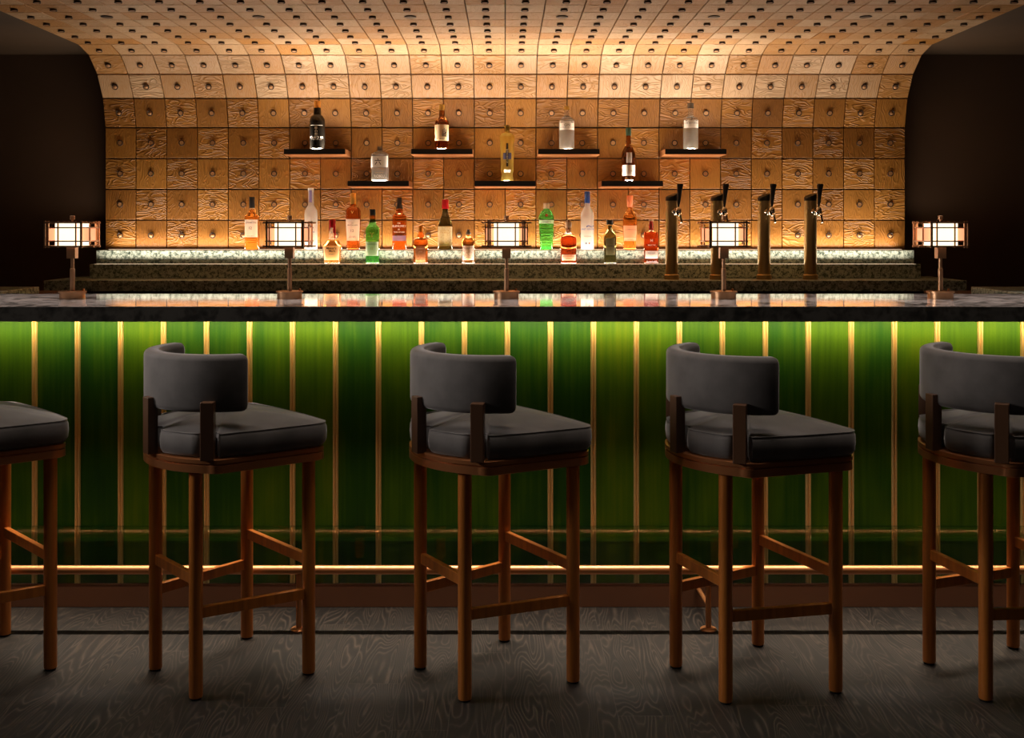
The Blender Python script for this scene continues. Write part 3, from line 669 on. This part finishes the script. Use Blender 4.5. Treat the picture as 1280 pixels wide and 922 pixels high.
# ------------------------------------------------------------ lantern lamps
def lamp(px, label):
    D = 3.92; e = empty('table_lamp', ((px - X0) * D / F, D, 1.07)); tag(e, label, 'lamp', 'lantern lamps on the bar')
    def part(n, bm, m=M_LAMPMETAL, sm=40, par=e): return obj(n, bm, m, par, smooth=sm)
    bm = bmesh.new(); lathe(bm, [(.0435, 0), (.0435, .021), (.0475, .0215), (.0475, .026), (.046, .027)], 40); base = part('base', bm)
    bm = bmesh.new(); lathe(bm, [(.004, 0), (.004, .008)], 12, (.034, .012, .0268)); part('switch', bm, M_COPPER, par=base)
    bm = bmesh.new(); lathe(bm, [(.0085, .026), (.0085, .104), (.0063, .106), (.0063, .142)], 20); part('pole', bm)
    part('socket', box(-.015, .015, -.015, .015, .1415, .182), sm=30)
    z0, z1, m = .182, .270, .0045       # shade
    sh = part('shade_frame', bmesh.new())
    bm = bmesh.new()
    def rod(xa, ya, za, xb, yb, zb, s=.0026):
        s *= 1.15
        bx(bm, min(xa, xb) - s, max(xa, xb) + s, min(ya, yb) - s, max(ya, yb) + s, min(za, zb) - s, max(za, zb) + s)
    a, b = .063, .083
    for z in (z0 + .0026, z1 - .0026):
        for s in (-1, 1):
            rod(-a, s * b, z, a, s * b, z); rod(s * a, -b, z, s * a, b, z)
        for s in (-1, 1): rod(-.085, s * .030, z - .0005, .085, s * .030, z - .0005, .0024)
    for sx in (-1, 1):
        for sy in (-1, 1):
            rod(sx * a, sy * b, z0, sx * a, sy * b, z1); rod(sx * .0565, sy * .070, z0, sx * .0565, sy * .070, z1, .0022)
            rod(sx * .031, sy * .049, z0, sx * .031, sy * .049, z1, .0020)
            rod(sx * .0735, sy * .033, z0 + .01, sx * .0735, sy * .033, z1 - .01, .0018)
    for z in (z0 + .0205, z1 - .0205):
        for s in (-1, 1): rod(-.0735, s * .049, z, .0735, s * .049, z, .0019); rod(s * .0735, -.049, z, s * .0735, .049, z, .0019)
    bm.to_mesh(sh.data); bm.free()
    part('diffuser', box(-.0435, .0435, -.0435, .0435, z0 + .004, z1 - .004), M_DIFF, 30)
    for s in (-1, 1):
        a_, b_ = sorted((s * .0445, s * .071)); part('side_glass', box(a_, b_, -.030, .030, z0 + .023, z1 - .023), M_AMBERDIFF, 30)
    part('roof_plate', box(-.047, .047, -.047, .047, z1 - .001, z1 + .001), sm=30)
    bm = bmesh.new(); lathe(bm, [(.004, 0), (.004, .006), (.0085, .007), (.0085, .020), (.007, .021)], 16, (0, 0, z1 + .001)); part('finial', bm)
    return e
for px, lb in ((90.5, 'lantern lamp at the far left end of the bar, clear of the drawer wall'), (362, 'lantern lamp in front of the frosted white bottle, second from left'),
               (633, 'lantern lamp at the middle of the bar below the middle shelf'), (904.5, 'lantern lamp standing in front of the tap towers'),
               (1175.5, 'lantern lamp at the far right end of the bar against the dark wall')): lamp(px, lb)

# ------------------------------------------------------------ bar stools
def outline(d=0.0, front=0.0, notch=0.0):
    """seat outline (u right, v forward), d grows it outwards"""
    pts = []
    R = .297; cv = -.237 + R
    amax = math.asin(.200 / R)
    for i in range(-14, 15):
        a = amax * i / 14; pts.append((R * math.sin(a), cv - R * math.cos(a)))
    for a_ in (0.2, .5, .8): pts.append((.200 + .025 * math.sin(a_ * PI / 2), -.158 + .034 * (1 - math.cos(a_ * PI / 2))))
    for i in range(8): v = -.118 + i * .036; pts.append((.226 + .020 * ((v + .118) / .29), v))
    for i in range(1, 8): a_ = PI / 2 * i / 8; pts.append((.201 + .045 * math.cos(a_), .160 + .045 * math.sin(a_)))
    right = pts[29:]
    fr_ = [(.201 - .402 * i / 10, .205 + .010 * math.sin(PI * i / 10)) for i in range(0, 11)]
    full = pts + fr_ + [(-x, v) for x, v in right[::-1]]
    out = []
    n = len(full)
    for i in range(n):
        p = Vector(full[i]); t = Vector(full[(i + 1) % n]) - Vector(full[i - 1]); t.normalize(); nr = Vector((t.y, -t.x))
        f_ = min(max((p.y + .12) / .10, 0), 1); dd = d + front * f_
        if notch:
            for (qx, qy) in POST_XY:
                ds = (p - Vector((qx, qy))).length
                if ds < .034: dd -= notch * (1 - max(ds - .022, 0) / .012)
        out.append(p + nr * dd)
    return out
POST_XY = [(0, -.237), (.200, -.158), (-.200, -.158)]
def refine(o, n=2):
    r = []
    for i in range(len(o)):
        a, b = o[i], o[(i + 1) % len(o)]
        for k in range(n): r.append(a.lerp(b, k / n))
    return r
LEGS = [(-.135, -.165), (.135, -.165), (-.190, .165), (.190, .165)]
def make_stool(label, loc, ang):
    e = empty('bar_stool', (loc[0], loc[1], 0), math.radians(ang)); tag(e, label, 'bar stool', 'velvet bar stools along the bar')
    for i, (u, v) in enumerate(LEGS):
        bm = bmesh.new(); lathe(bm, [(.0185, .006), (.0192, .012), (.0195, .645)], 24, (u, v, 0)); lg = obj('leg', bm, M_LEG, e, smooth=40)
        bm = bmesh.new(); lathe(bm, [(.015, 0), (.0155, .007)], 20, (u, v, 0)); obj('foot_pad', bm, M_RUBBER, lg, smooth=40)
    def stretcher(a, b, z):
        a = Vector((*LEGS[a], z)); b = Vector((*LEGS[b], z)); d = b - a; Ln = d.length; an = math.atan2(d.y, d.x)
        M = Matrix.Translation(a) @ Matrix.Rotation(an, 4, 'Z'); bm = bmesh.new(); bx(bm, .012, Ln - .012, -.0085, .0085, -.0155, .0155, M)
        obj('stretcher', bm, M_LEG, e, bevel=.002)
    stretcher(0, 1, .333); stretcher(2, 3, .338); stretcher(0, 2, .240); stretcher(1, 3, .240)
    o1 = refine(outline(-.002)); o2 = refine(outline(-.007))
    bm = bmesh.new(); rings(bm, [[(p.x, p.y, z) for p in oo] for oo, z in ((o2, .638), (o1, .640), (o1, .661), (o2, .6625), (o2, .6645), (o1, .666), (o1, .677), (o2, .6795))])
    obj('seat_frame', bm, M_FRAME, e, smooth=35)
    # cushion
    prof = [(-.022, .6795), (-.012, .684), (-.005, .694), (-.003, .715), (-.004, .735), (-.008, .746)]
    bm = bmesh.new(); R = []
    for d, z in prof: R.append([(p.x, p.y, z) for p in refine(outline(d, .010, .032))])
    seam = refine(outline(-.010, .010, .030)); last = seam
    c0 = Vector((0, .0))
    for s in (1.0, .985, .95, .88, .76, .6, .42, .22, .05):
        R.append([(c0.x + (p.x - c0.x) * s, c0.y + (p.y - c0.y) * s, .748 + .034 * (1 - s ** 1.9) ) for p in seam])
    rings(bm, R); obj('seat_cushion', bm, M_VELVET, e, smooth=70)
    bm = bmesh.new(); tube(bm, [(p.x, p.y, .7475) for p in refine(outline(-.008, .010, .031))], .0016, 6, closed=True); obj('piping', bm, M_VELVET, e, smooth=80)
    # backrest
    Ro, cy, am, th = .246, .008, math.radians(75), .052; bm = bmesh.new(); R = []
    z0, z1 = .804, .964
    nseg = 40
    def section(rin, rout, za, zb, rd):
        s = []
        for (cx_, cz_, a0) in ((rout - rd, za + rd, -90), (rout - rd, zb - rd, 0), (rin + rd, zb - rd, 90), (rin + rd, za + rd, 180)):
            for k in range(5):
                a = math.radians(a0 + 90 * k / 4); s.append((cx_ + rd * math.cos(a), cz_ + rd * math.sin(a)))
        return s
    def ringat(a, sc, shift):
        ss = section(Ro - th, Ro, z0, z1, .016); mr = Ro - th / 2; mz = (z0 + z1) / 2
        return [((mr + (r - mr) * sc[0]) * math.sin(a), cy - (mr + (r - mr) * sc[0]) * math.cos(a), mz + (z - mz) * sc[1]) for r, z in ss]
    angs = [(-am, (.55, .86)), (-am + .015, (.80, .93)), (-am + .045, (.96, .985))] + [(-am + .08 + (2 * am - .16) * i / nseg, (1, 1)) for i in range(nseg + 1)] + [(am - .045, (.96, .985)), (am - .015, (.80, .93)), (am, (.55, .86))]
    for a, sc in angs: R.append(ringat(a, sc, 0))
    rings(bm, R); obj('backrest', bm, M_VELVET, e, smooth=70)
    # posts
    for (u, v, rz) in ((0, -.236, 0), (.196, -.158, math.radians(50)), (-.176, -.149, math.radians(-50))):
        M = Matrix.Translation((u, v, 0)) @ Matrix.Rotation(rz, 4, 'Z'); bm = bmesh.new(); bx(bm, -.0185, .0185, -.018, .012, .677, .838, M)
        obj('backrest_post', bm, M_DARKWOOD, e, bevel=.002)
    return e
for lb, loc, an in (('leftmost charcoal velvet bar stool, cut off by the left edge of the photo', (-1.610, 3.349), -46.6),
                    ('charcoal velvet bar stool in front of the second lantern lamp, left of centre', (-.831, 3.327), -49),
                    ('middle charcoal velvet bar stool, standing below the centre lantern lamp', (-.043, 3.306), -58.4),
                    ('charcoal velvet bar stool standing below the tap towers, right of centre', (.716, 3.277), -68.3),
                    ('rightmost charcoal velvet bar stool, cut off by the right edge of the photo', (1.475, 3.273), -77.8)):
    make_stool(lb, loc, an)
